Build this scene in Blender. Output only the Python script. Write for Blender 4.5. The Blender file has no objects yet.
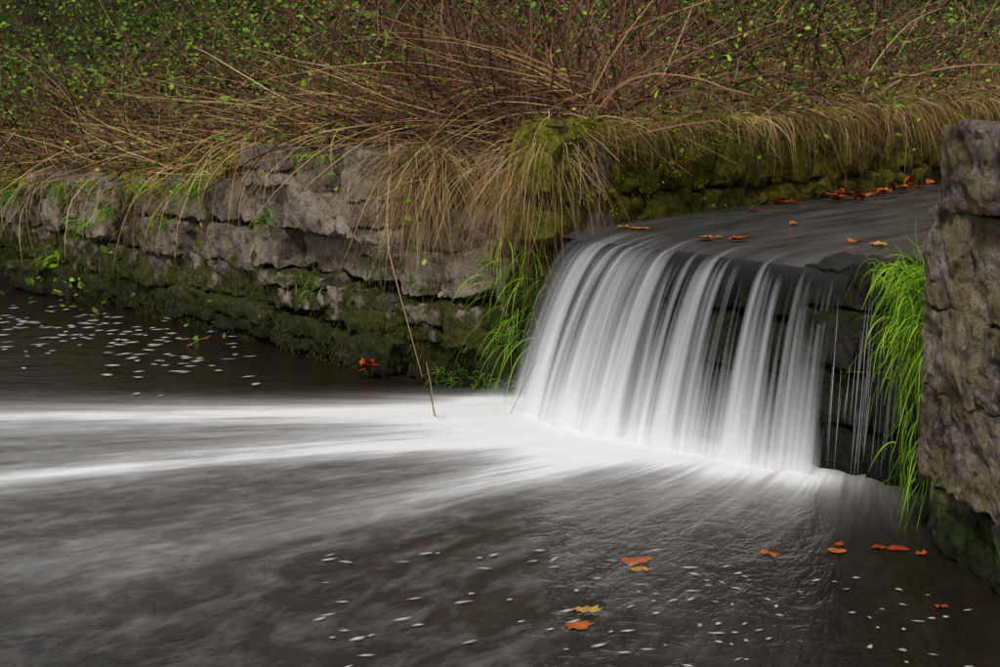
import bpy, math, numpy as np
from mathutils import noise, Vector
rng=np.random.default_rng(11)
scene=bpy.context.scene
col=scene.collection

# ---------------------------------------------------------------- helpers
def make_mesh(name,V,F,mat,smooth=False,attrs=None,uv=None,parent=None):
    V=np.ascontiguousarray(V,dtype=np.float32).reshape(-1,3); F=np.ascontiguousarray(F,dtype=np.int32)
    m,k=F.shape
    me=bpy.data.meshes.new(name)
    me.vertices.add(len(V)); me.vertices.foreach_set('co',V.ravel())
    me.loops.add(m*k); me.loops.foreach_set('vertex_index',F.ravel())
    me.polygons.add(m); me.polygons.foreach_set('loop_start',np.arange(m,dtype=np.int32)*k)
    me.update(calc_edges=True)
    me.polygons.foreach_set('use_smooth',np.full(m,bool(smooth)))
    if attrs:
        for a,d in attrs.items():
            at=me.attributes.new(a,'FLOAT','POINT'); at.data.foreach_set('value',np.ascontiguousarray(d,dtype=np.float32).ravel())
    if uv is not None:
        l=me.uv_layers.new(name='flow'); l.data.foreach_set('uv',np.ascontiguousarray(uv[F.ravel()],dtype=np.float32).ravel())
    me.materials.append(mat)
    me.update()
    o=bpy.data.objects.new(name,me); col.objects.link(o)
    if parent: o.parent=parent
    return o
def empty(name):
    e=bpy.data.objects.new(name,None); col.objects.link(e); return e
def unit(a): return a/np.maximum(np.linalg.norm(a,axis=-1,keepdims=True),1e-9)

def strands(P,D,L,droop,K,curl):
    n=len(P); pts=np.zeros((n,K+1,3)); dirs=np.zeros((n,K+1,3)); p=P.copy(); d=unit(D)
    L=np.broadcast_to(L,(n,)); droop=np.broadcast_to(droop,(n,))
    bend=rng.normal(0,1,(n,3))*curl
    pts[:,0]=p; dirs[:,0]=d
    for k in range(1,K+1):
        d=unit(d+np.stack([0*droop,0*droop,-droop],-1)*(2.0/K)+bend/K+rng.normal(0,1,(n,3))*curl*.35/K**.5)
        p=p+d*(L/K)[:,None]; pts[:,k]=p; dirs[:,k]=d
    return pts,dirs
def ribbon_mesh(pts,dirs,W,power=.7):
    n,K1,_=pts.shape; K=K1-1
    side=np.cross(dirs,np.array([0,0,1.])[None,None]+rng.normal(0,.6,(n,1,3))); side=unit(side)
    t=np.linspace(0,1,K1)[None,:,None]; w=np.broadcast_to(W,(n,))[:,None,None]*np.maximum((1-t)**power,.08)
    V=np.stack([pts-side*w/2,pts+side*w/2],2).reshape(-1,3)
    b=(np.arange(n)*K1*2)[:,None]+(np.arange(K)*2)[None]; b=b.reshape(-1)
    F=np.stack([b,b+1,b+3,b+2],-1); return V,F
def tube_mesh(pts,dirs,R,tip=.25):
    n,K1,_=pts.shape; K=K1-1
    a=unit(np.cross(dirs,np.array([.3,.9,.2])[None,None])); b=np.cross(dirs,a)
    t=np.linspace(0,1,K1)[None,:,None]; r=np.broadcast_to(R,(n,))[:,None,None]*(1-t*(1-tip))
    S=3; ring=[pts+r*(a*math.cos(2*math.pi*i/S)+b*math.sin(2*math.pi*i/S)) for i in range(S)]
    V=np.stack(ring,2).reshape(-1,3)
    base=((np.arange(n)*K1*S)[:,None]+(np.arange(K)*S)[None]).reshape(-1)
    F=np.concatenate([np.stack([base+i,base+(i+1)%S,base+S+(i+1)%S,base+S+i],-1) for i in range(S)]); return V,F
class Bag:
    def __init__(s): s.V=[];s.F=[];s.r=[];s.n=0
    def add(s,V,F,r):
        s.V.append(V); s.F.append(F+s.n); s.n+=len(V); s.r.append(r)
    def build(s,name,mat,smooth=False,parent=None):
        return make_mesh(name,np.concatenate(s.V),np.concatenate(s.F),mat,smooth,{'rnd':np.concatenate(s.r)},parent=parent)
def blades(bag,P,D,L,W,droop,K=6,curl=.25,lo=0,hi=1,power=.7,rv=None):
    pts,dirs=strands(P,D,L,droop,K,curl)
    V,F=ribbon_mesh(pts,dirs,W,power)
    rr=rng.uniform(lo,hi,len(P)) if rv is None else np.clip(rv,0,1)
    bag.add(V,F,np.repeat(rr,(K+1)*2)); return pts,dirs
def twigs(bag,P,D,L,R,droop,K=7,curl=.35,lo=0,hi=1):
    pts,dirs=strands(P,D,L,droop,K,curl)
    V,F=tube_mesh(pts,dirs,R)
    r=np.repeat(rng.uniform(lo,hi,len(P)),(K+1)*3); bag.add(V,F,r); return pts,dirs
def leaves(bag,P,size,lo=0,hi=1,flat=.7,asp=.6):
    n=len(P); d=unit(rng.normal(0,1,(n,3))*np.array([1,1,.6])); up=unit(rng.normal(0,flat,(n,3))+np.array([0,-.5,1]))
    s=unit(np.cross(d,up)); u=np.cross(s,d); size=np.broadcast_to(size,(n,))[:,None]
    a=P; b=P+d*size*.35+s*size*asp*.5+u*size*.1; c=P+d*size; e=P+d*size*.35-s*size*asp*.5+u*size*.1
    f=P+d*size*.75+s*size*asp*.32+u*size*.06; g_=P+d*size*.75-s*size*asp*.32+u*size*.06
    V=np.stack([a,b,f,c,g_,e],1).reshape(-1,3); k=np.arange(n)*6
    F=np.concatenate([np.stack([k,k+1,k+2,k+3],-1),np.stack([k,k+3,k+4,k+5],-1)])
    bag.add(V,F,np.repeat(rng.uniform(lo,hi,n),6))

# ---------------------------------------------------------------- material helpers
class NT:
    def __init__(s,name):
        s.m=bpy.data.materials.new(name); s.m.use_nodes=True; s.t=s.m.node_tree; s.t.nodes.clear()
        s.out=s.n('ShaderNodeOutputMaterial')
    def n(s,t,**k):
        x=s.t.nodes.new(t)
        for a,v in k.items(): setattr(x,a,v)
        return x
    def l(s,a,b): s.t.links.new(a,b)
    def math(s,op,a,b=None,c=None,clamp=False):
        x=s.n('ShaderNodeMath',operation=op); x.use_clamp=clamp
        for i,v in enumerate((a,b,c)):
            if v is None: continue
            if isinstance(v,(int,float)): x.inputs[i].default_value=v
            else: s.l(v,x.inputs[i])
        return x.outputs[0]
    def ramp(s,f,stops,interp='LINEAR'):
        r=s.n('ShaderNodeValToRGB'); r.color_ramp.interpolation=interp; e=r.color_ramp.elements
        while len(e)<len(stops): e.new(.5)
        for x,(p,c) in zip(e,stops):
            x.position=p; x.color=(c[0],c[1],c[2],1) if not isinstance(c,(int,float)) else (c,c,c,1)
        s.l(f,r.inputs[0]); return r.outputs[0]
    def noise(s,vec,scale,detail=4,rough=.55,dist=0):
        x=s.n('ShaderNodeTexNoise'); x.inputs['Scale'].default_value=scale; x.inputs['Detail'].default_value=detail
        x.inputs['Roughness'].default_value=rough; x.inputs['Distortion'].default_value=dist
        if vec is not None: s.l(vec,x.inputs['Vector'])
        return x.outputs['Fac']
    def mix(s,f,a,b,mode='MIX'):
        x=s.n('ShaderNodeMix',data_type='RGBA',blend_type=mode)
        for i,v in ((0,f),(6,a),(7,b)):
            if isinstance(v,(int,float)): x.inputs[i].default_value=v
            elif isinstance(v,tuple): x.inputs[i].default_value=(*v,1)
            else: s.l(v,x.inputs[i])
        return x.outputs[2]
    def mapping(s,vec,scale):
        x=s.n('ShaderNodeMapping'); x.inputs['Scale'].default_value=scale; s.l(vec,x.inputs['Vector']); return x.outputs[0]
    def bump(s,h,strength=.5,dist=.02,normal=None):
        b=s.n('ShaderNodeBump'); b.inputs['Strength'].default_value=strength; b.inputs['Distance'].default_value=dist
        s.l(h,b.inputs['Height'])
        if normal is not None: s.l(normal,b.inputs['Normal'])
        return b.outputs[0]
    def objco(s): return s.n('ShaderNodeTexCoord').outputs['Object']
    def attr(s,n): return s.n('ShaderNodeAttribute',attribute_name=n).outputs['Fac']

def plant_mat(name,stops,rough=.6,trans=.3):
    N=NT(name); c=N.ramp(N.attr('rnd'),stops)
    p=N.n('ShaderNodeBsdfPrincipled'); p.inputs['Roughness'].default_value=rough; p.inputs['Specular IOR Level'].default_value=.12
    N.l(c,p.inputs['Base Color'])
    if trans>0:
        tr=N.n('ShaderNodeBsdfTranslucent'); N.l(c,tr.inputs['Color'])
        mx=N.n('ShaderNodeMixShader'); mx.inputs[0].default_value=trans; N.l(p.outputs[0],mx.inputs[1]); N.l(tr.outputs[0],mx.inputs[2]); N.l(mx.outputs[0],N.out.inputs[0])
    else: N.l(p.outputs[0],N.out.inputs[0])
    return N.m

def stone_mat(name,dark,mid,light,moss1,moss2,mz0,mz1,mossbias,lichen=.0,wetz=.3,rough=.85,thr=.5,ochre=0,bumpd=.03,stain=.85,wet0=0.,wetmin=.15):
    N=NT(name); co=N.objco()
    big=N.noise(co,2.3,3); med=N.noise(co,11,6,.65); fine=N.noise(co,60,5,.75)
    f=N.math('ADD',N.math('MULTIPLY',big,.35),N.math('ADD',N.math('MULTIPLY',med,.35),N.math('MULTIPLY',fine,.3)))
    f=N.math('ADD',f,N.math('MULTIPLY',N.math('SUBTRACT',N.attr('rnd'),.5),.14))
    c=N.ramp(f,[(.38,dark),(.50,mid),(.62,light)])
    if lichen>0:
        lm=N.math('MULTIPLY',N.ramp(N.noise(co,26,5,.6,.4),[(.54,0.),(.6,1.)]),lichen); c=N.mix(lm,c,(.48,.47,.42))
    if ochre>0:
        om=N.math('MULTIPLY',N.ramp(N.noise(co,5,5,.65,.3),[(.46,0.),(.58,1.)]),ochre); c=N.mix(om,c,(.27,.21,.07))
    c=N.mix(N.ramp(N.noise(co,7,6,.7),[(.52,0.),(.66,stain)]),c,(.03,.025,.019))
    geo=N.n('ShaderNodeNewGeometry'); sp=N.n('ShaderNodeSeparateXYZ'); N.l(geo.outputs['Position'],sp.inputs[0])
    sn=N.n('ShaderNodeSeparateXYZ'); N.l(geo.outputs['Normal'],sn.inputs[0])
    mr=N.n('ShaderNodeMapRange'); N.l(sp.outputs['Z'],mr.inputs[0]); mr.inputs[1].default_value=mz0; mr.inputs[2].default_value=mz1; mr.inputs[3].default_value=1; mr.inputs[4].default_value=0
    mn=N.noise(co,6,6,.65)
    mm=N.math('ADD',N.math('ADD',mn,N.math('MULTIPLY',mr.outputs[0],.35)),N.math('MULTIPLY',N.math('MAXIMUM',sn.outputs['Z'],0.),.15))
    mm=N.ramp(N.math('ADD',mm,mossbias),[(thr,0.),(thr+.12,1.)])
    mc=N.mix(N.ramp(N.noise(co,22,5,.7),[(.35,0.),(.65,1.)]),moss1,moss2)
    c=N.mix(mm,c,mc)
    wr=N.n('ShaderNodeMapRange'); N.l(sp.outputs['Z'],wr.inputs[0]); wr.inputs[1].default_value=wet0; wr.inputs[2].default_value=wetz; wr.inputs[3].default_value=wetmin; wr.inputs[4].default_value=1
    c=N.mix(1.0,c,wr.outputs[0],'MULTIPLY')
    p=N.n('ShaderNodeBsdfPrincipled'); N.l(c,p.inputs['Base Color']); p.inputs['Roughness'].default_value=rough; p.inputs['Specular IOR Level'].default_value=.25
    h=N.math('ADD',N.math('MULTIPLY',med,1.),N.math('ADD',N.math('MULTIPLY',fine,.6),N.math('MULTIPLY',mm,.25)))
    N.l(N.bump(h,1.,bumpd),p.inputs['Normal']); N.l(p.outputs[0],N.out.inputs[0]); return N.m

M_wall=stone_mat('wall_stone',(.09,.07,.055),(.29,.235,.18),(.52,.44,.36),(.022,.026,.005),(.085,.095,.012),.25,.70,-.12,.25,.30,thr=.54,bumpd=.045,stain=.85)
M_moss=stone_mat('mossy_stone',(.03,.024,.013),(.08,.065,.035),(.15,.125,.07),(.06,.06,.006),(.30,.29,.022),.9,2.6,-.05,.0,1.15,thr=.52,bumpd=.06,wet0=.45,wetmin=.12)
M_pillar=stone_mat('pillar_stone',(.08,.06,.045),(.26,.21,.165),(.54,.48,.40),(.010,.014,.004),(.10,.17,.015),.14,.36,-.13,.55,.26,thr=.56,ochre=.7,bumpd=.08,stain=.9)
M_weir=stone_mat('wet_stone',(.005,.004,.003),(.014,.011,.009),(.038,.030,.022),(.006,.008,.003),(.025,.03,.006),.1,1.2,-.1,0,.3,.35,thr=.5)

# ---------------------------------------------------------------- site plan
BX=np.array([-60,-9,-4.23,-2.06,-.74,0,.38,.76,3.3,8,60.]); BY=np.array([70,16.5,11.66,9.39,7.79,7.36,7.08,7.57,10.5,16,76.])
def yb(x): return np.interp(x,BX,BY)
def ztop(x): return np.interp(x,[-9,-4.3,-2.7,-2.0,-1.7,-.7,0,.5,1.5,2.2,4],[.8,.85,.93,.97,1.2,1.27,1.2,1.42,1.46,1.5,1.55])
def xr(y): return np.where(y<5.3,np.interp(y,[-5,0,3,4.2,4.68,5.3],[2.5,2.3,1.85,1.62,1.53,1.75]),1.75+(y-5.3)*.87)
def vnoise(x,y,s):
    x=np.atleast_1d(x);y=np.atleast_1d(y)
    return np.sin(x*s*1.3+1.1*np.sin(y*s*.9))*np.cos(y*s*1.1+.7*np.sin(x*s*1.7))
def ground_z(x,y):
    d=(y-yb(x))*.7
    bankz=ztop(x)-.03+.13*np.clip(d,0,40)+.10*np.clip(d-.3,0,1.0)+.04*vnoise(x,y,2.1)*np.clip(d,0,1)+.03*vnoise(x,y,5.)*np.clip(d,0,1)+.36*np.clip(d-3.5,0,30)  # far slope steepened to hide the sky and darken the pool's reflections
    rz=1.12+.04*vnoise(x,y,1.7)+.25*np.clip(x-xr(y)-1,0,40)
    up=((x-.42)*-.76+(y-6.88)*-.65)<-.2
    bed=np.where(up,.45,-.6)
    near=np.where(y<1.2,np.clip(-.6+(1.2-y)*1.2,-.6,.5),bed)
    z=np.where(up,bed,near)
    z=np.where((x>xr(y)+.2),rz,z)
    z=np.where((d>.2),bankz,z)
    return z
gx=np.unique(np.concatenate([np.linspace(-400,-12,30),np.linspace(-12,12,321),np.linspace(12,400,30)]))
gy=np.unique(np.concatenate([np.linspace(-400,-1,16),np.linspace(-1,20,281),np.linspace(20,60,41),np.linspace(60,500,20)]))
X,Y=np.meshgrid(gx,gy); Z=ground_z(X.ravel(),Y.ravel()).reshape(X.shape)
def gridF(ny,nx):
    i=(np.arange(ny-1)[:,None]*nx+np.arange(nx-1)[None]).ravel(); return np.stack([i,i+1,i+nx+1,i+nx],-1)
N=NT('ground_soil'); co=N.objco(); c=N.ramp(N.noise(co,4,8,.7),[(.35,(.006,.005,.003)),(.5,(.022,.015,.008)),(.68,(.06,.04,.018))])
c=N.mix(N.ramp(N.noise(co,1.6,5,.6),[(.42,0.),(.58,.7)]),c,N.mix(N.noise(co,30,3),(.012,.020,.004),(.045,.07,.010)))
p=N.n('ShaderNodeBsdfPrincipled'); N.l(c,p.inputs['Base Color']); p.inputs['Roughness'].default_value=.95; p.inputs['Specular IOR Level'].default_value=.05; N.l(N.bump(N.noise(co,14,8,.7),1,.06),p.inputs['Normal']); N.l(p.outputs[0],N.out.inputs[0])
make_mesh('ground',np.stack([X,Y,Z],-1),gridF(*X.shape),N.m,True)

# ---------------------------------------------------------------- stone blocks
def polyline(pts):
    pts=np.array(pts,float); seg=np.diff(pts,axis=0); L=np.linalg.norm(seg,axis=1); cum=np.concatenate([[0],np.cumsum(L)])
    def at(s):
        s=min(max(s,0),cum[-1]-1e-6); i=min(np.searchsorted(cum,s,side='right')-1,len(L)-1)
        d=seg[i]/L[i]; return pts[i]+d*(s-cum[i]),d,np.array([d[1],-d[0]])
    return at,cum[-1]
def box_grid(nx,ny,nz):
    V=[];F=[];off=0
    for ax in range(3):
        for sg in (-1,1):
            a,b=[i for i in range(3) if i!=ax]; n=(nx,ny,nz); na,nb=n[a]+1,n[b]+1
            A,B=np.meshgrid(np.linspace(-1,1,na),np.linspace(-1,1,nb)); P=np.zeros((nb,na,3)); P[...,a]=A;P[...,b]=B;P[...,ax]=sg
            f=gridF(nb,na)
            if (sg<0)^(ax==1): f=f[:,::-1]
            V.append(P.reshape(-1,3)); F.append(f+off); off+=na*nb
    return np.concatenate(V),np.concatenate(F)
def block(bag,cen,d,nrm,half,rad=.025,amp=.02,res=.035,tilt=.02):
    n=[int(min(34,max(3,round(2*h/res)))) for h in half]; n[1]=max(3,n[1]//2)
    C,F=box_grid(*n); half=np.array(half); P=C*half
    inn=np.clip(P,-(half-rad),half-rad); dl=P-inn; ln=np.linalg.norm(dl,axis=1,keepdims=True); P=inn+dl/np.maximum(ln,1e-9)*np.minimum(ln,rad)
    P[:,0]*=1+tilt*3*rng.normal()*C[:,2]; P[:,2]+=P[:,0]*tilt*rng.normal()*1.5; P[:,1]+=P[:,0]*tilt*rng.normal()*2
    W=np.stack([cen[0]+P[:,0]*d[0]+P[:,1]*nrm[0],cen[1]+P[:,0]*d[1]+P[:,1]*nrm[1],cen[2]+P[:,2]],-1)
    o=rng.uniform(0,50)
    D=np.array([[*(noise.noise_vector(Vector(w*4.5)+Vector((o,0,0))))] for w in W])*amp*1.1+np.array([[*(noise.noise_vector(Vector(w*13)))] for w in W])*amp*.8
    D+=np.array([[*(noise.noise_vector(Vector(w*36)))] for w in W])*amp*.6
    bag.add(W+D,F,np.full(len(W),rng.uniform()))
def wall(name,pts,heights,lens,mat,ztopf,depth=.3,batter=.06,jit=.03,amp=.02,rad=.025,res=.035,wav=0,tight=False):
    at,L=polyline(pts); bag=Bag(); z=-.25
    while True:
        if isinstance(heights,list):
            if not heights: break
            z0,z1=heights.pop(0)
        else: z0,z1=z,z+rng.uniform(*heights)
        if z0>2: break
        s=-rng.uniform(0,.2); ph=rng.uniform(0,6)
        while s<L-.04:
            l=min(rng.uniform(*lens),L-s+.02); mid,d,nr=at(s+l/2)
            zt=ztopf(mid[0]); w=wav*math.sin(s*1.7+ph)
            if (z0+z1)/2<zt:
                j=rng.normal(0,jit); zz1=min(z1,zt+.05)
                cen=[mid[0]-nr[0]*(depth/2+batter*z0-j),mid[1]-nr[1]*(depth/2+batter*z0-j),(z0+zz1)/2+w]
                hh=(zz1-z0)/2*(rng.uniform(.90,.98) if not tight else .995)
                if zz1-z0>.06:
                    if wav and rng.uniform()<.22 and hh>.09:
                        k=rng.uniform(.35,.65)
                        for (a,b) in ((0,k),(k,1)):
                            block(bag,[cen[0]+nr[0]*rng.normal(0,.015),cen[1]+nr[1]*rng.normal(0,.015),cen[2]-hh+hh*(a+b)],d,nr,(l/2*.97,depth/2,hh*(b-a)*.94),rad,amp*.8,res)
                    else: block(bag,cen,d,nr,(l/2*.98,depth/2,hh),rad,amp,res)
            s+=l
        z=z1
    return bag.build(name,mat,True)
wall('stone_retaining_wall',[(-6.6,14.1),(-4.23,11.66),(-2.06,9.39),(-.74,7.79),(0,7.36),(.36,7.10)],[(-.25,.02),(.02,.24),(.24,.48),(.48,.74),(.74,1.0),(1.0,1.32)],(.28,.80),M_wall,ztop,jit=.05,amp=.034,rad=.014,res=.026,wav=.03)
wall('mossy_channel_wall',[(.36,7.02),(.76,7.57),(3.3,10.5),(7,14.8)],[(-.2,.3),(.3,.84),(.82,1.02),(1.0,1.44)],(.6,1.1),M_moss,lambda x:1.6,jit=.025,amp=.05,rad=.05)
wall('stone_weir',[(.25,7.1),(.42,6.88),(1.40,5.73)],[(-.25,.12),(.12,.36),(.36,.6),(.6,.83)],(.25,.5),M_weir,lambda x:1.6,depth=.4,batter=.05,jit=.02,amp=.025)
wa=wall('weir_abutment',[(1.40,5.73),(1.80,5.24)],[(-.25,.2),(.2,.46),(.46,.70),(.70,.895)],(.2,.4),M_weir,lambda x:1.6,depth=.4,batter=.0,jit=.02,amp=.035); wa.location.x=-.02; wa.location.y=-.02; wa.parent=bpy.data.objects['stone_weir']
wall('stone_pillar',[(1.51,4.68),(1.60,4.2),(1.85,3.0),(2.3,0)],[(-.25,.235),(.235,.575),(.575,.855),(.855,1.20)],(.28,.5),M_pillar,lambda x:1.6,depth=.45,batter=-.012,jit=.012,amp=.020,rad=.010,res=.013,tight=True)
cb=Bag()
for (cx,cy,l) in ((1.545,4.46,.5),(1.68,3.93,.56),(1.79,3.4,.5),(1.93,2.8,.6)):
    dd=np.array([.14,-.98]); dd/=np.linalg.norm(dd); nn=np.array([dd[1],-dd[0]])
    block(cb,[cx-nn[0]*.235,cy-nn[1]*.235,1.345],dd,nn,(l/2,.26,.145),.018,.022,.014)
cap=cb.build('coping_stones',M_pillar,True); cap.parent=bpy.data.objects['stone_pillar']
wall('channel_side_wall',[(5.6,9.75),(1.78,5.38),(1.53,4.72)],[(-.25,.3),(.3,.6),(.6,.92),(.92,1.22)],(.35,.6),M_pillar,lambda x:1.6,depth=.4,batter=0,jit=.01,amp=.02)

# ---------------------------------------------------------------- pool water
def seglen(px,py,poly):
    poly=np.array(poly); best=np.full(px.shape,1e9)
    for a,b in zip(poly[:-1],poly[1:]):
        ab=b-a; t=np.clip(((px-a[0])*ab[0]+(py-a[1])*ab[1])/(ab@ab),0,1)
        best=np.minimum(best,np.hypot(px-a[0]-t*ab[0],py-a[1]-t*ab[1]))
    return best
crestL=np.array([.42,6.90]); crestR=np.array([1.42,5.71])
def crest(s):
    s=np.asarray(s); o=.012*np.sin(s*9)+.008*np.sin(s*23+1)
    return crestL+(crestR-crestL)*s[...,None]+np.stack([-.77*o,-.64*o],-1)
def throw(s):
    s=np.asarray(s); a=np.interp(s,[0,.35,1],[math.radians(183),math.radians(212),math.radians(221)])
    m=np.interp(s,[0,.2,.5,.8,1],[.36,.42,.36,.24,.17]); return np.stack([np.cos(a)*m,np.sin(a)*m],-1)
sb=np.linspace(0,1,12); baseline=crest(sb)+throw(sb)
wx=np.unique(np.concatenate([np.linspace(-14,-5,20),np.linspace(-5,2.2,330)])); wy=np.unique(np.concatenate([np.linspace(.3,3,20),np.linspace(3,9,330),np.linspace(9,17,80)]))
X,Y=np.meshgrid(wx,wy)
Ox,Oy=1.9,6.95
phi=np.arctan2(Oy-Y,Ox-X); r=np.hypot(Oy-Y,Ox-X)
db=seglen(X,Y,baseline)
def g(x,m,s): return np.exp(-((x-m)/s)**2)
wob=.03*np.sin(r*1.3+.5)
foam=.62*g(phi,.07+wob*.4,.060)*np.exp(-np.clip(r-2.2,0,9)*.22)
foam+=.34*g(phi,.05,.12)*np.exp(-np.clip(r-2.2,0,9)*.27)
foam+=.58*g(phi,.335+wob*.5,.045)*np.exp(-np.clip(r-2.2,0,9)*.22)
foam+=.32*g(phi,.27,.20)*np.exp(-np.clip(r-2.0,0,9)*.45)
foam+=.17*g(phi,.27,.16)*np.exp(-np.clip(r-2.0,0,9)*.18)
foam+=.56*g(phi,.61-wob,.065)*np.exp(-np.clip(r-2.0,0,9)*.95)
foam+=.15*g(phi,.60,.15)*np.exp(-np.clip(r-2,0,9)*.25)
foam+=.06*g(phi,.95,.22)*np.exp(-np.clip(r-2,0,9)*.35)
foam*=np.clip((r-.8)/.8,0,1)
behind=((X-crestL[0])*-.77+(Y-crestL[1])*-.64)
foam=foam*(X<.6)+foam*(X>=.6)*np.clip((behind-.2)/.3,0,1)
sx=np.clip((X-.1)/1.3,0,1)
foam+=(1.0-.45*sx)*g(db,0,.28-.11*sx)+(.50-.22*sx)*g(db,0,.72-.26*sx)
foam*=np.clip((7.45-Y)/.4,0,1)*np.clip(behind*3+1.4,0,1)
Z=.012*g(db,.05,.2)+.004*np.sin(phi*60+np.sin(r*3))*np.exp(-r*.35)
N=NT('pool_water_surface'); uv=N.n('ShaderNodeUVMap',uv_map='flow').outputs[0]
st1=N.noise(N.mapping(uv,(26,.8,1)),1,4,.6); st2=N.noise(N.mapping(uv,(75,1.8,1)),1,3,.6,.2)
streak=N.math('ADD',N.math('MULTIPLY',st1,.65),N.math('MULTIPLY',st2,.35))
fo=N.attr('foam'); co=N.objco()
ff=N.math('MULTIPLY',fo,N.math('ADD',N.math('MULTIPLY',N.math('SUBTRACT',streak,.5),2.6),1.0))
mott=N.noise(N.mapping(uv,(20,2.6,1)),1.0,5,.66,.6)
mot2=N.noise(N.mapping(uv,(60,9,1)),1.0,3,.6,.3)
mm_=N.math('ADD',N.math('MULTIPLY',mott,.7),N.math('MULTIPLY',mot2,.3))
haze=N.math('MULTIPLY',N.math('SUBTRACT',mm_,.46,clamp=True),.85)
haze=N.math('MULTIPLY',haze,N.attr('lively'))
ff=N.math('ADD',ff,haze,clamp=True)
ff=N.math('MINIMUM',ff,.92)
w=N.n('ShaderNodeBsdfPrincipled'); w.inputs['IOR'].default_value=1.33; w.inputs['Roughness'].default_value=.14; w.inputs['Base Color'].default_value=(.013,.010,.006,1)
rip=N.math('ADD',N.math('MULTIPLY',mm_,1.2),N.math('MULTIPLY',N.noise(N.mapping(co,(3.5,5,1)),1.3,3,.6,.8),.5))
bm=N.bump(rip,.4,.05); N.l(bm,w.inputs['Normal'])
d=N.n('ShaderNodeBsdfDiffuse'); N.l(N.ramp(ff,[(0,(.40,.37,.34)),(.35,(.60,.60,.61)),(.75,(.78,.79,.82))]),d.inputs['Color'])
mx=N.n('ShaderNodeMixShader'); N.l(ff,mx.inputs[0]); N.l(w.outputs[0],mx.inputs[1]); N.l(d.outputs[0],mx.inputs[2]); N.l(mx.outputs[0],N.out.inputs[0])
lively=np.clip(1.3-np.abs(phi-.75)*1.0,0,1)*np.clip((8-Y)/1.5,0,1)*np.clip((1.2-X)/1.2,.18,1)
make_mesh('pool_water',np.stack([X,Y,Z],-1),gridF(*X.shape),N.m,True,{'foam':foam,'lively':lively},np.stack([phi.ravel(),r.ravel()],-1))

# upper channel water
def chz(S,Wd): return .885-.030*np.exp(-np.clip(Wd,0,9)/.10)+.004*np.sin(S*22+np.sin(Wd*2))*np.exp(-Wd*.8)*np.clip(Wd*5,0,1)
upd=np.array([.655,.755])
us=np.linspace(-.55,1.9,160); uw=np.concatenate([np.linspace(0,1.2,50),np.linspace(1.25,14,70)])
S,Wd=np.meshgrid(us,uw); C=crest(S)
UX=C[...,0]+upd[0]*Wd; UY=C[...,1]+upd[1]*Wd; UZ=chz(S,Wd)
N=NT('channel_water_surface'); uv=N.n('ShaderNodeUVMap',uv_map='flow').outputs[0]
st=N.noise(N.mapping(uv,(10,.8,1)),1,4,.6)
w=N.n('ShaderNodeBsdfPrincipled'); w.inputs['IOR'].default_value=1.33; w.inputs['Roughness'].default_value=.2; w.inputs['Base Color'].default_value=(.014,.012,.011,1)
N.l(N.bump(st,.3,.03),w.inputs['Normal'])
d=N.n('ShaderNodeBsdfDiffuse'); d.inputs['Color'].default_value=(.36,.35,.36,1)
mx=N.n('ShaderNodeMixShader'); N.l(N.ramp(st,[(.35,.02),(.75,.20)]),mx.inputs[0]); N.l(w.outputs[0],mx.inputs[1]); N.l(d.outputs[0],mx.inputs[2]); N.l(mx.outputs[0],N.out.inputs[0])
make_mesh('channel_water',np.stack([UX,UY,UZ],-1),gridF(*S.shape),N.m,True,None,np.stack([S.ravel(),Wd.ravel()],-1))

# ---------------------------------------------------------------- waterfall
N=NT('falling_water'); uv=N.n('ShaderNodeUVMap',uv_map='flow').outputs[0]
a1=N.noise(N.mapping(uv,(15,.30,1)),1,2,.5); a2=N.noise(N.mapping(uv,(46,.35,1)),1,2,.6); a3=N.noise(N.mapping(uv,(5,.2,1)),1,1,.5)
k=N.math('ADD',N.math('MULTIPLY',a1,.60),N.math('ADD',N.math('MULTIPLY',a2,.36),N.math('MULTIPLY',a3,.14)))
dens=N.attr('dens')
al=N.math('MULTIPLY',N.math('ADD',N.math('SUBTRACT',k,.56),N.math('MULTIPLY',dens,.5)),3.8,clamp=True)
al=N.math('MULTIPLY',al,N.attr('edge'))
al=N.math('MULTIPLY',al,.82)
fl=N.attr('fallen'); colr=N.ramp(fl,[(0,(.42,.43,.47)),(.35,(.62,.63,.68)),(.8,(.74,.75,.80)),(1,(.88,.88,.90))])
d=N.n('ShaderNodeBsdfDiffuse'); N.l(colr,d.inputs['Color'])
tl=N.n('ShaderNodeBsdfTranslucent'); N.l(colr,tl.inputs['Color'])
m1=N.n('ShaderNodeMixShader'); m1.inputs[0].default_value=.2; N.l(d.outputs[0],m1.inputs[1]); N.l(tl.outputs[0],m1.inputs[2])
tr=N.n('ShaderNodeBsdfTransparent'); mx=N.n('ShaderNodeMixShader'); N.l(al,mx.inputs[0]); N.l(tr.outputs[0],mx.inputs[1]); N.l(m1.outputs[0],mx.inputs[2]); N.l(mx.outputs[0],N.out.inputs[0])
NB=NT('lip_water'); w=NB.n('ShaderNodeBsdfPrincipled'); w.inputs['IOR'].default_value=1.33; w.inputs['Roughness'].default_value=.2; w.inputs['Base Color'].default_value=(.03,.029,.03,1)
tr=NB.n('ShaderNodeBsdfTransparent'); mx=NB.n('ShaderNodeMixShader'); NB.l(NB.attr('fade'),mx.inputs[0]); NB.l(tr.outputs[0],mx.inputs[1]); NB.l(w.outputs[0],mx.inputs[2]); NB.l(mx.outputs[0],NB.out.inputs[0])
fall=empty('waterfall')
def wigf(S,off): return 1+.03*np.sin(S*37+off)+.02*np.sin(S*83+off*2)
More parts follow.
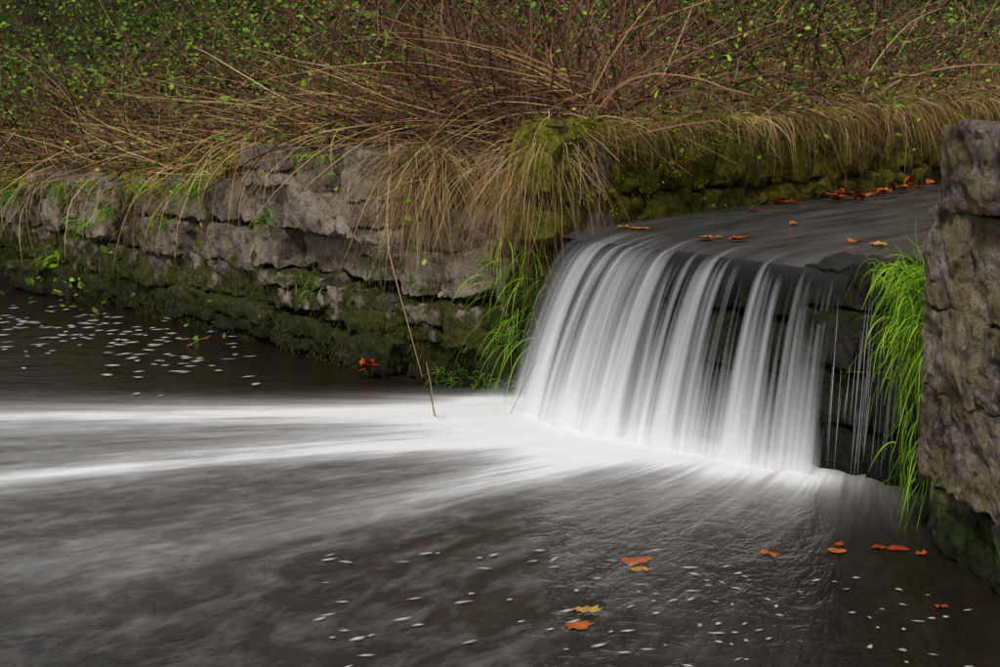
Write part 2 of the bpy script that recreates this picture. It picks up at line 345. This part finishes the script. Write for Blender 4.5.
def fallsurf(S,T,sc,off,dz):
    C=crest(S); TH=throw(np.clip(S,0,1)); wig=wigf(S,off)
    Tp=np.clip(T,0,1); W=np.clip(-T,0,1)*.9
    X=C[...,0]+TH[...,0]*Tp*sc*wig+upd[0]*W; Y=C[...,1]+TH[...,1]*Tp*sc*wig+upd[1]*W
    Z=np.where(T>0,.855-.862*(Tp**1.9),chz(S,W))+dz
    return np.stack([X,Y,Z],-1)
for li,(sc,off,dn) in enumerate(((1.,0.,0.),(.84,7.3,-.14))):
    s=np.linspace(-.04,1.03,420); t=np.concatenate([np.linspace(-.35,-.02,14),np.linspace(0,1,60)]) if li==0 else np.linspace(0,1,60); S,T=np.meshgrid(s,t)
    edge=np.clip((S+.04)/.12,0,1)*np.clip((1.03-S)/.05,0,1)*np.clip((T+.35)/.35,0,1)**1.2
    dens=np.interp(S,[0,.15,.45,.7,.85,1.02],[.26,.26,.14,.05,.03,.0])+.45*np.clip(T,0,1)**4+dn-.16*np.clip(1-np.clip(T,0,1)/.3,0,1)
    make_mesh('water_sheet_%d'%(li+1),fallsurf(S,T,sc,off,.005 if li==0 else -.006),gridF(*S.shape),N.m,True,{'dens':dens,'edge':edge,'fallen':np.clip(T,0,1)},np.stack([S.ravel()+off,T.ravel()],-1),parent=fall)
s=np.linspace(-.04,1.03,160); t=np.linspace(0,.42,24); S,T=np.meshgrid(s,t)
make_mesh('water_lip',fallsurf(S,T,.93,3.,0),gridF(*S.shape),NB.m,True,{'fade':np.clip(1-T/.42,0,1)*.9},None,parent=fall)
NM=NT('spray_mist'); d=NM.n('ShaderNodeBsdfDiffuse'); d.inputs['Color'].default_value=(.85,.86,.88,1); tl=NM.n('ShaderNodeBsdfTranslucent'); tl.inputs['Color'].default_value=(.85,.86,.88,1)
m1=NM.n('ShaderNodeMixShader'); m1.inputs[0].default_value=.4; NM.l(d.outputs[0],m1.inputs[1]); NM.l(tl.outputs[0],m1.inputs[2])
tr=NM.n('ShaderNodeBsdfTransparent'); mx=NM.n('ShaderNodeMixShader'); NM.l(NM.attr('fade'),mx.inputs[0]); NM.l(tr.outputs[0],mx.inputs[1]); NM.l(m1.outputs[0],mx.inputs[2]); NM.l(mx.outputs[0],NM.out.inputs[0])
for q,(h,o_,a_) in enumerate(((.20,.0,.42),(.13,.07,.40),(.07,.15,.34))):
    s=np.linspace(-.08,1.06,120); t=np.linspace(0,1,14); S,T=np.meshgrid(s,t); C=crest(np.clip(S,-.05,1.05)); TH=throw(np.clip(S,0,1)); hh=h*(1+.2*np.sin(S*11+q))*(1-.35*S)
    X=C[...,0]+TH[...,0]*(1+(o_+.16*T)/.35); Y=C[...,1]+TH[...,1]*(1+(o_+.16*T)/.35); Z=.012+hh*(1-T)**1.5
    fade=a_*T**1.3*np.clip((1-T)/.35,0,1)*np.clip((S+.08)/.12,0,1)*np.clip((1.06-S)/.15,0,1)*(1-.4*S)
    make_mesh('spray_%d'%(q+1),np.stack([X,Y,Z],-1),gridF(*S.shape),NM.m,True,{'fade':fade},None,parent=fall)
N=NT('trickle_water'); d=N.n('ShaderNodeBsdfDiffuse'); d.inputs['Color'].default_value=(.6,.62,.66,1); tr=N.n('ShaderNodeBsdfTransparent'); mx=N.n('ShaderNodeMixShader'); mx.inputs[0].default_value=.3
N.l(tr.outputs[0],mx.inputs[1]); N.l(d.outputs[0],mx.inputs[2]); N.l(mx.outputs[0],N.out.inputs[0])
b=Bag(); n=36; s=rng.uniform(1.0,1.25,n); P=np.concatenate([crest(s)+np.array([-.77,-.64])*rng.uniform(.06,.11,(n,1)),rng.uniform(.3,.8,(n,1))],1)
ln=P[:,2:]*rng.uniform(.35,1,(n,1))
pts=np.stack([P+np.array([-.02*q,-.02*q,0])-np.array([0,0,1])*ln*q for q in np.linspace(0,1,6)],1)
side=np.broadcast_to(np.array([.64,-.77,0]),pts.shape); wv=rng.uniform(.0015,.005,n)[:,None,None]*np.sin(np.linspace(.15,3.0,6))[None,:,None]
V=np.stack([pts-side*wv/2,pts+side*wv/2],2).reshape(-1,3); bb=((np.arange(n)*12)[:,None]+(np.arange(5)*2)[None]).ravel(); b.add(V,np.stack([bb,bb+1,bb+3,bb+2],-1),np.zeros(len(V))); b.build('trickles',N.m,parent=fall)

# ---------------------------------------------------------------- plants
M_dry=plant_mat('dry_grass_blades',[(0,(.06,.03,.012)),(.3,(.19,.105,.038)),(.65,(.35,.225,.085)),(1,(.58,.44,.21))],.6,0)
M_green=plant_mat('green_grass_blades',[(0,(.03,.08,.005)),(.5,(.13,.30,.012)),(.85,(.30,.52,.02)),(1,(.50,.56,.06))],.5,.15)
M_leaf=plant_mat('shrub_leaf',[(0,(.015,.032,.004)),(.45,(.05,.105,.010)),(.75,(.13,.24,.016)),(.87,(.30,.42,.035)),(.9,(.26,.18,.05)),(1,(.18,.07,.03))],.5,0)
M_twig=plant_mat('twig_bark',[(0,(.025,.012,.009)),(.5,(.10,.045,.028)),(.85,(.23,.115,.065)),(1,(.42,.29,.16))],.7,0)
M_mosst=plant_mat('moss_tuft',[(0,(.012,.016,.002)),(.6,(.06,.07,.006)),(.8,(.20,.21,.012)),(1,(.46,.46,.03))],.8,0)
DRY,GRN,MOSS=Bag(),Bag(),Bag()
def banknormal(x):
    e=.05; sl=(yb(x+e)-yb(x-e))/(2*e); n=np.stack([sl,-np.ones_like(sl)],-1); return unit(n)
def bankpts(x,back):
    n=banknormal(x); p=np.stack([x,yb(x)],-1)-n*back[:,None]; z=ground_z(p[:,0],p[:,1]); z=np.maximum(z,ztop(x)-.03); return np.concatenate([p,z[:,None]],1),n
def drape(n,x0,x1,b0,b1,L,W,out,upw,droop,bag,lo=0,hi=1,along=(0,.4),curl=.3,clump=.8,per=45,sd=.06,av=.5):
    nc=max(4,n//per); cl=rng.uniform(x0,x1,nc); ca=rng.normal(0,av,nc); cL=rng.uniform(.45,1.3,nc); cb_=rng.uniform(b0,b1,nc); cd=rng.uniform(.6,1.4,nc); cr=rng.uniform(-.25,.25,nc)
    ci=rng.integers(0,nc,n); isc=rng.uniform(size=n)<clump
    x=np.where(isc,cl[ci]+rng.normal(0,sd,n),rng.uniform(x0,x1,n))
    P,nm=bankpts(x,np.where(isc,cb_[ci]+rng.normal(0,.04,n),rng.uniform(b0,b1,n)))
    al=rng.normal(along[0],along[1],n)+np.where(isc,ca[ci],0)
    D=np.concatenate([nm*rng.uniform(*out,(n,1)),rng.uniform(*upw,(n,1))],1); D[:,0]+=al; D[:,1]-=al*.3
    rv=rng.uniform(lo,hi,n)+np.where(isc,cr[ci],0)
    return blades(bag,P,D,rng.uniform(*L,n)*np.where(isc,cL[ci],1),rng.uniform(*W,n),rng.uniform(*droop,n)*np.where(isc,cd[ci],1),7,curl,rv=np.clip(rv,lo*.6,hi))
# channel bank
drape(1500,.40,1.7,.04,.5,(.10,.28),(.002,.005),(.0,.6),(.3,.9),(.3,1.7),DRY,.1,1,curl=.6,av=.8)
drape(650,.42,1.7,-.04,.10,(.08,.26),(.002,.004),(.4,.8),(.0,.5),(1.,2.4),DRY,.0,.9,curl=.6,per=60)
drape(4000,1.45,6.5,-.05,.45,(.22,.62),(.002,.006),(.3,1.),(.0,.8),(.5,2.6),DRY,0,1,curl=.8,av=.7,sd=.09)
drape(1800,1.5,6.,-.05,.12,(.2,.5),(.002,.005),(.2,.8),(-.1,.5),(1.2,2.6),DRY,0,.7,curl=.8,av=.6)
drape(3000,.4,6.5,.25,1.2,(.18,.5),(.002,.005),(-.3,.8),(.4,1.),(.3,1.6),DRY,.1,.9,(0,.8),curl=.9,av=.8)
# hanging tufts near the corner
for (cx,wd,nn,Lr) in ((-.36,.08,720,(.35,.82)),(-.55,.06,110,(.25,.6)),(.17,.055,760,(.3,.85)),(.26,.05,200,(.2,.5)),(-.08,.12,160,(.2,.45)),(-1.45,.06,60,(.3,.6)),(-2.35,.06,70,(.2,.5))):
    x=cx+rng.normal(0,wd*.75,nn); P,nm=bankpts(x,rng.uniform(-.05,.2,nn)); P[:,2]+=rng.uniform(-.12,.08,nn)
    D=np.concatenate([nm*rng.uniform(.2,.9,(nn,1)),rng.uniform(.0,.7,(nn,1))],1); D[:,0]+=rng.normal(0,.42,nn)
    blades(DRY,P,D,rng.uniform(*Lr,nn),rng.uniform(.0022,.0048,nn),rng.uniform(1.0,2.8,nn),8,.7)
# left bank
drape(2300,-6.5,-1.7,-.02,.5,(.12,.42),(.002,.006),(.2,1.),(.1,.7),(.6,2.2),DRY,.0,.9,(-.3,.7),curl=.8,av=.8)
drape(1100,-1.7,.1,.08,.7,(.10,.30),(.002,.005),(.0,.7),(.3,.9),(.3,1.5),DRY,.0,.9,(-.3,.7),curl=.8,av=.8)
drape(5200,-6.5,-1.8,-.03,.7,(.04,.14),(.003,.006),(.0,.8),(.3,1.),(.4,1.8),GRN,.35,1.,curl=.4,clump=.9,per=160,sd=.16)
drape(700,-6.5,-1.9,-.05,.1,(.10,.26),(.003,.007),(.3,1.),(.0,.7),(1.,2.2),GRN,.0,.8,curl=.4)
drape(2400,.38,4.5,.0,.9,(.05,.17),(.003,.005),(.0,.6),(.4,1.),(.3,1.6),GRN,.2,1.,curl=.4)
drape(900,-1.7,.3,.0,.5,(.05,.16),(.003,.005),(.1,.7),(.3,.9),(.8,2.),GRN,.2,.95,curl=.4)
# long straw stalks, lying towards the left
n=460; x=rng.uniform(-3.8,.7,n); P,nm=bankpts(x,rng.uniform(.05,.8,n)); P[:,2]+=rng.uniform(.02,.3,n)
D=np.stack([-rng.uniform(.4,1.,n),rng.uniform(-.4,.6,n),rng.uniform(-.08,.4,n)],-1)
blades(DRY,P,D,rng.uniform(.4,1.5,n),rng.uniform(.003,.009,n),rng.uniform(.05,.5,n),9,.5,.4,1.,.4)
n=200; x=rng.uniform(-4.5,.6,n); P,nm=bankpts(x,rng.uniform(-.02,.3,n)); P[:,2]+=rng.uniform(.02,.15,n)
D=np.concatenate([nm*.8,rng.uniform(.0,.5,(n,1))],1); D[:,0]+=rng.normal(-.2,.6,n)
blades(DRY,P,D,rng.uniform(.4,.95,n),rng.uniform(.003,.007,n),rng.uniform(.8,2.,n),9,.7,.2,1.,.4)
# green blades beside the fall
n=130; x=rng.uniform(.05,.3,n); P,nm=bankpts(x,rng.uniform(-.12,-.04,n)); P[:,2]=rng.uniform(.25,.85,n)
D=np.concatenate([nm*rng.uniform(.3,.8,(n,1)),rng.uniform(.2,1.,(n,1))],1); D[:,0]+=rng.normal(0,.35,n)
blades(GRN,P,D,rng.uniform(.2,.45,n),rng.uniform(.005,.010,n),rng.uniform(.8,2.,n),8,.25,.1,.8)
n=150; x=rng.uniform(-.35,.25,n); P,nm=bankpts(x,rng.uniform(-.12,-.04,n)); P[:,2]=rng.uniform(.0,.1,n)
D=np.concatenate([nm*rng.uniform(.1,.6,(n,1)),rng.uniform(.3,1.,(n,1))],1); D[:,0]+=rng.normal(0,.4,n)
blades(GRN,P,D,rng.uniform(.05,.13,n),rng.uniform(.004,.007,n),rng.uniform(.4,1.4,n),5,.25,.0,.6)
for (cx,zz,nn,LL) in ((-1.95,.98,90,.26),(-2.3,.7,40,.2),(-3.1,.62,50,.22),(-3.9,.75,70,.3),(-4.3,.6,60,.3),(-1.1,.45,20,.12),(-3.5,.3,40,.2),(-2.8,.75,60,.25),(-1.4,.8,30,.2)):
    P,nm=bankpts(cx+rng.normal(0,.05,nn),np.full(nn,-.04)); P[:,2]=zz+rng.normal(0,.04,nn)
    D=np.concatenate([nm*rng.uniform(.3,1.,(nn,1)),rng.uniform(-.1,1.,(nn,1))],1); D[:,0]+=rng.normal(0,.6,nn)
    blades(GRN,P,D,rng.uniform(.4,1.,nn)*LL,rng.uniform(.005,.009,nn),rng.uniform(.6,1.8,nn),6,.25,.0,.8)
# bright green tuft by the pillar
PIL=Bag()
n=520; q=rng.uniform(0,1,n)
P=np.stack([1.57+rng.normal(0,.045,n),5.10+rng.normal(0,.10,n),.9-.35*q**1.5+rng.normal(0,.03,n)],-1)
D=np.stack([-rng.uniform(.0,1.,n),-rng.uniform(.0,.8,n),rng.uniform(-.1,1.,n)],-1)
blades(PIL,P,D,rng.uniform(.10,.28,n),rng.uniform(.003,.0065,n),rng.uniform(.8,2.6,n),8,.6,.0,1.)
n=260; P=np.stack([1.56+rng.normal(0,.06,n),5.15+rng.normal(0,.12,n),np.full(n,.92)],-1)
D=np.stack([rng.normal(-.3,.6,n),rng.normal(-.2,.5,n),rng.uniform(.2,1.,n)],-1)
blades(PIL,P,D,rng.uniform(.1,.24,n),rng.uniform(.003,.006,n),rng.uniform(.6,2.,n),7,.5,.2,1.)
n=110; q=rng.uniform(0,1,n); P=np.stack([1.54+rng.normal(0,.03,n),4.98+rng.normal(0,.08,n),.75-.6*q],-1)
D=np.stack([-rng.uniform(.0,.6,n),-rng.uniform(.0,.5,n),rng.uniform(-.5,.6,n)],-1)
blades(PIL,P,D,rng.uniform(.12,.40,n),rng.uniform(.002,.005,n),rng.uniform(1.6,3.2,n),9,.6,.0,.9)
PIL.build('green_grass_tuft',M_green)
# moss fuzz on walls
n=22000; x=rng.uniform(-6,.38,n); P,nm=bankpts(x,rng.uniform(-.05,.02,n)); zz=rng.uniform(0,1,n)**1.3*.85
keep=(vnoise(x,zz*2,4.)+vnoise(x,zz,11.)*.6+rng.normal(0,.3,n))>-.5+zz*2.0
P[:,2]=zz; back=.06*zz; P[:,:2]-=nm*back[:,None]; P=P[keep];nm=nm[keep]; n=len(P)
D=np.concatenate([nm*.8,rng.uniform(-.7,.4,(n,1))],1)+rng.normal(0,.4,(n,3))
blades(MOSS,P,D,rng.uniform(.02,.05,n),rng.uniform(.005,.010,n),rng.uniform(.6,2.,n),3,.3,rv=rng.uniform(0,.5,n)+.35*np.clip(P[:,2],0,1))
n=16000; x=rng.uniform(.36,2.2,n); P,nm=bankpts(x,rng.uniform(-.05,.06,n)); zz=rng.uniform(.9,1.46,n); P[:,2]=zz
pat=vnoise(x,zz*1.5,6.)*.5+vnoise(x+3,zz*2,15.)*.5
D=np.concatenate([nm*.8,rng.uniform(-.5,.5,(n,1))],1)+rng.normal(0,.35,(n,3)); keep=(zz+.28*pat-.12*(x-.6)+rng.normal(0,.05,n))>1.16
blades(MOSS,P[keep],D[keep],rng.uniform(.010,.026,keep.sum()),rng.uniform(.003,.006,keep.sum()),rng.uniform(.3,1.,keep.sum()),3,.3,rv=(rng.uniform(.45,.9,n)+.15*pat)[keep])
n=10000; x=rng.uniform(-5,-1.5,n); P,nm=bankpts(x,rng.uniform(-.06,.35,n)); P[:,2]+=.02; kp=(vnoise(x,P[:,1],3.1)+rng.normal(0,.25,n))>-.15; P=P[kp];nm=nm[kp];n=len(P)
D=np.concatenate([nm*.5,rng.uniform(.2,1,(n,1))],1)+rng.normal(0,.4,(n,3)); blades(MOSS,P,D,rng.uniform(.02,.05,n),rng.uniform(.004,.008,n),.6,3,.3,.70,1.)
DRY.build('dry_grass',M_dry); GRN.build('green_grass',M_green); MOSS.build('moss',M_mosst)

# thicket: bare stems and leaves
TW,LF=Bag(),Bag()
n=2000; x=rng.uniform(-8.5,8,n); bk=.2+rng.uniform(0,1,n)**1.5*5; P,nm=bankpts(x,bk); P[:,2]=ground_z(P[:,0],P[:,1])-.03
D=rng.normal(0,.55,(n,3)); D[:,2]=rng.uniform(.3,1.,n); D[:,0]+=np.where(x<0,-.4,.15)
L=rng.uniform(.6,1.8,n)
p1,d1=twigs(TW,P,D,L,rng.uniform(.003,.011,n),rng.uniform(-.1,.5,n),8,.7)
ch=2; idx=np.repeat(np.arange(n),ch); kk=rng.integers(2,8,len(idx)); P2=p1[idx,kk]; D2=d1[idx,kk]+rng.normal(0,.6,(len(idx),3))
p2,d2=twigs(TW,P2,D2,rng.uniform(.2,.7,len(idx)),rng.uniform(.002,.004,len(idx)),rng.uniform(-.1,.4,len(idx)),5,.7)
n=240; x=rng.normal(-.1,.4,n); P,nm=bankpts(x,rng.uniform(.25,.8,n))
D=np.stack([rng.normal(-.25,.8,n),rng.normal(.1,.35,n),rng.uniform(.35,1.,n)],-1)
p3,d3=twigs(TW,P,D,rng.uniform(.5,1.3,n),rng.uniform(.003,.009,n),rng.uniform(0,.35,n),8,.45,.2,.95)
idx=np.repeat(np.arange(n),3); kk=rng.integers(2,8,len(idx)); twigs(TW,p3[idx,kk],d3[idx,kk]+rng.normal(0,.45,(len(idx),3)),rng.uniform(.15,.45,len(idx)),.0025,.1,5,.5,.2,.9)
n=240; x=rng.uniform(-5,.4,n); P,nm=bankpts(x,rng.uniform(.3,1.6,n)); D=np.stack([-rng.uniform(.4,1.,n),rng.normal(.1,.3,n),rng.uniform(.15,.6,n)],-1)
twigs(TW,P,D,rng.uniform(.7,1.7,n),rng.uniform(.002,.0055,n),rng.uniform(.05,.4,n),9,.5,.4,1.)
def put(pts,frac,per,spread,size,lo,hi,maskf):
    n=len(pts); sel=rng.uniform(size=n)<frac*maskf(pts[:,0,0],pts[:,0,1]); q=pts[sel]; idx=np.repeat(np.arange(len(q)),per); kk=rng.integers(1,q.shape[1],len(idx))
    P=q[idx,kk]+rng.normal(0,spread,(len(idx),3)); leaves(LF,P,rng.uniform(*size,len(idx)),lo,hi)
mk=lambda x,y:np.clip(.36+.65*vnoise(x,y,1.3)+np.where(x<-.8,.28,-.02),.03,1)
put(p2,.6,9,.06,(.02,.055),.1,.92,mk); put(p1,.45,9,.07,(.025,.06),.1,.92,mk)
n=28000; x=rng.uniform(-9,8,n); bk=rng.uniform(0,1,n)**1.3*7+.15; P,nm=bankpts(x,bk); P[:,2]=ground_z(P[:,0],P[:,1])+np.abs(rng.normal(0,.12,n))
kp=(vnoise(x,P[:,1],1.9)+rng.normal(0,.4,n)+np.where(x<-.8,.15,-.1))>.05; leaves(LF,P[kp],rng.uniform(.02,.05,kp.sum()),0,.92)
n=16000; x=rng.uniform(-9,8,n); bk=rng.uniform(0,1,n)**1.3*7+.15; P,nm=bankpts(x,bk); P[:,2]=ground_z(P[:,0],P[:,1])+np.abs(rng.normal(0,.03,n))
leaves(LF,P,rng.uniform(.03,.06,n),.88,1)
n=440; cx=rng.uniform(-14,16,n); bk=rng.uniform(2.4,11,n); P,nm=bankpts(cx,bk); c0=P.copy(); c0[:,2]=ground_z(P[:,0],P[:,1])+rng.uniform(.1,.8,n)
idx=np.repeat(np.arange(n),80); P=c0[idx]+rng.normal(0,.24,(len(idx),3)); leaves(LF,P,rng.uniform(.04,.08,len(idx)),0,.83)
th=empty('thicket'); TW.build('stems',M_twig,parent=th); LF.build('leaves',M_leaf,parent=th)

# ---------------------------------------------------------------- fallen leaves
N=NT('autumn_leaf'); c=N.ramp(N.attr('rnd'),[(0,(.28,.03,.008)),(.4,(.46,.09,.012)),(.75,(.58,.18,.02)),(1,(.55,.35,.08))])
c=N.mix(.6,c,N.ramp(N.noise(N.objco(),45,4),[(.35,.3),(.65,1.)]),'MULTIPLY')
p=N.n('ShaderNodeBsdfPrincipled'); N.l(c,p.inputs['Base Color']); p.inputs['Roughness'].default_value=.45; N.l(p.outputs[0],N.out.inputs[0]); M_fall=N.m
FL=[];FF=[];FR=[];off=0
def autumn(x,y,z,size,c,rx=.12,flat=False):
    global off
    lob=9; ang=np.linspace(0,2*math.pi,lob*2,endpoint=False); rad=np.where(np.arange(lob*2)%2==0,1.,.82)*(.8+.2*np.cos(ang))*rng.uniform(.85,1.15,lob*2)+.1
    a=rng.normal(0,.35) if flat else rng.uniform(0,6.28); px=np.cos(ang)*rad*size/2; py=np.sin(ang)*rad*size*.32; cz=rng.uniform(-.1,.25)
    pz=(px**2)*cz*10+rng.normal(0,.003,lob*2)+.003
    P=np.concatenate([[[0,0,.002]],np.stack([px,py,np.abs(pz)],-1)]); t=rng.normal(0,rx)
    R=np.array([[math.cos(a),-math.sin(a),0],[math.sin(a),math.cos(a),0],[0,0,1]]); P=P@R.T; P[:,2]+=np.abs(P[:,1]*t); P+=np.array([x,y,z])
    n=lob*2; f=[(0,1+i,1+(i+1)%n) for i in range(n)]; FL.append(P); FF.append(np.array(f)+off); off+=n+1; FR.append(np.full(n+1,c))
for (x,y,s,c) in ((.451,4.545,.13,.5),(.46,4.46,.08,.85),(.225,3.96,.10,.5),(.263,4.09,.10,1.),(.932,4.625,.085,.5),(1.17,4.66,.085,.55),(1.20,4.72,.05,.3),(1.33,4.69,.06,.2),(1.39,4.68,.09,.1),(1.46,4.62,.06,.4),(1.375,4.125,.05,.2)): autumn(x,y,.006,s,c,.08,True)
for i in range(6): autumn(-.75+rng.normal(0,.03),7.60+rng.normal(0,.03),.02+rng.uniform(0,.10),.08,.1*i*.5,.6)
for (x,y,s,c) in ((.70,7.12,.13,.8),(.64,7.2,.1,.95),(.99,6.62,.12,.6),(1.13,6.57,.12,.35),(1.06,6.7,.07,.9),(1.74,6.36,.13,.95),(1.66,6.45,.09,.6),(1.55,7.3,.08,.4)): autumn(x,y,.892,s,c,.3)
for i in range(44):
    t=rng.uniform(.25,1.05); x=.76+t*2.54; y=7.57+t*2.93; o=abs(rng.normal(.10,.14)); autumn(x+.75*o,y-.65*o,.892+rng.uniform(0,.04),rng.uniform(.06,.13),rng.uniform(0,.65),.5)
make_mesh('fallen_leaves',np.concatenate(FL),np.concatenate(FF),M_fall,True,{'rnd':np.concatenate(FR)})

# foam flecks drifting on the pool
N=NT('foam_fleck'); d=N.n('ShaderNodeBsdfDiffuse'); d.inputs['Color'].default_value=(.50,.50,.49,1); tr=N.n('ShaderNodeBsdfTransparent'); mx=N.n('ShaderNodeMixShader')
N.l(N.attr('fade'),mx.inputs[0]); N.l(tr.outputs[0],mx.inputs[1]); N.l(d.outputs[0],mx.inputs[2]); N.l(mx.outputs[0],N.out.inputs[0])
V=[];F=[];FA=[];o=0
def fleck(x,y,l,w,a):
    global o
    k=10; th_=np.linspace(0,2*math.pi,k,endpoint=False); px=np.cos(th_)*l*rng.uniform(.7,1.2,k); py=np.sin(th_)*w*rng.uniform(.6,1.3,k)
    px=np.append(px,0); py=np.append(py,0)
    P=np.stack([x+px*math.cos(a)-py*math.sin(a),y+px*math.sin(a)+py*math.cos(a),np.full(k+1,.012)],-1); V.append(P)
    for i in range(k): F.append((o+k,o+i,o+(i+1)%k))
    FA.append(np.append(np.zeros(k),rng.uniform(.8,1.6))); o+=k+1
for i in range(170):
    q=rng.uniform(0,1); fleck(-3.9+2.2*q+rng.normal(0,.3),10.2-2.2*q+rng.normal(0,.35)-.2,rng.uniform(.016,.065),rng.uniform(.012,.034),rng.normal(.2,.4))
for i in range(60): fleck(rng.uniform(-.6,.8),rng.uniform(3.65,4.7),rng.uniform(.012,.04),rng.uniform(.005,.012),rng.normal(.35,.3))
for i in range(50): fleck(rng.uniform(.4,1.45),rng.uniform(3.6,4.5),rng.uniform(.008,.024),rng.uniform(.005,.012),rng.normal(0,.8))
make_mesh('foam_flecks',np.concatenate(V),np.array(F),N.m,False,{'fade':np.clip(np.concatenate(FA),0,1.6)})

# ---------------------------------------------------------------- light, sky, camera
az=math.radians(200); el=math.radians(52)
wd=bpy.data.worlds.new('World'); scene.world=wd; wd.use_nodes=True; nt=wd.node_tree; bg=nt.nodes['Background']
sky=nt.nodes.new('ShaderNodeTexSky'); sky.sky_type='NISHITA'; sky.sun_disc=False; sky.sun_elevation=el; sky.sun_rotation=az; sky.dust_density=3; sky.air_density=.8
hs=nt.nodes.new('ShaderNodeHueSaturation'); hs.inputs['Saturation'].default_value=.3
nt.links.new(sky.outputs[0],hs.inputs['Color']); nt.links.new(hs.outputs[0],bg.inputs[0]); bg.inputs[1].default_value=.095
sl=bpy.data.lights.new('sun','SUN'); sl.energy=2.5; sl.angle=math.radians(11); sl.color=(1,.95,.86)
so=bpy.data.objects.new('sun',sl); col.objects.link(so)
sd=Vector((math.sin(az)*math.cos(el),math.cos(az)*math.cos(el),math.sin(el))); so.rotation_euler=sd.to_track_quat('Z','Y').to_euler()
cam=bpy.data.cameras.new('camera'); cam.lens=50; cam.sensor_width=36; cam.clip_end=2000
cobj=bpy.data.objects.new('camera',cam); col.objects.link(cobj); cobj.location=(0,0,1.6); cobj.rotation_euler=(math.radians(80),0,0); scene.camera=cobj
scene.view_settings.view_transform='Standard'; scene.view_settings.look='None'; scene.view_settings.exposure=0
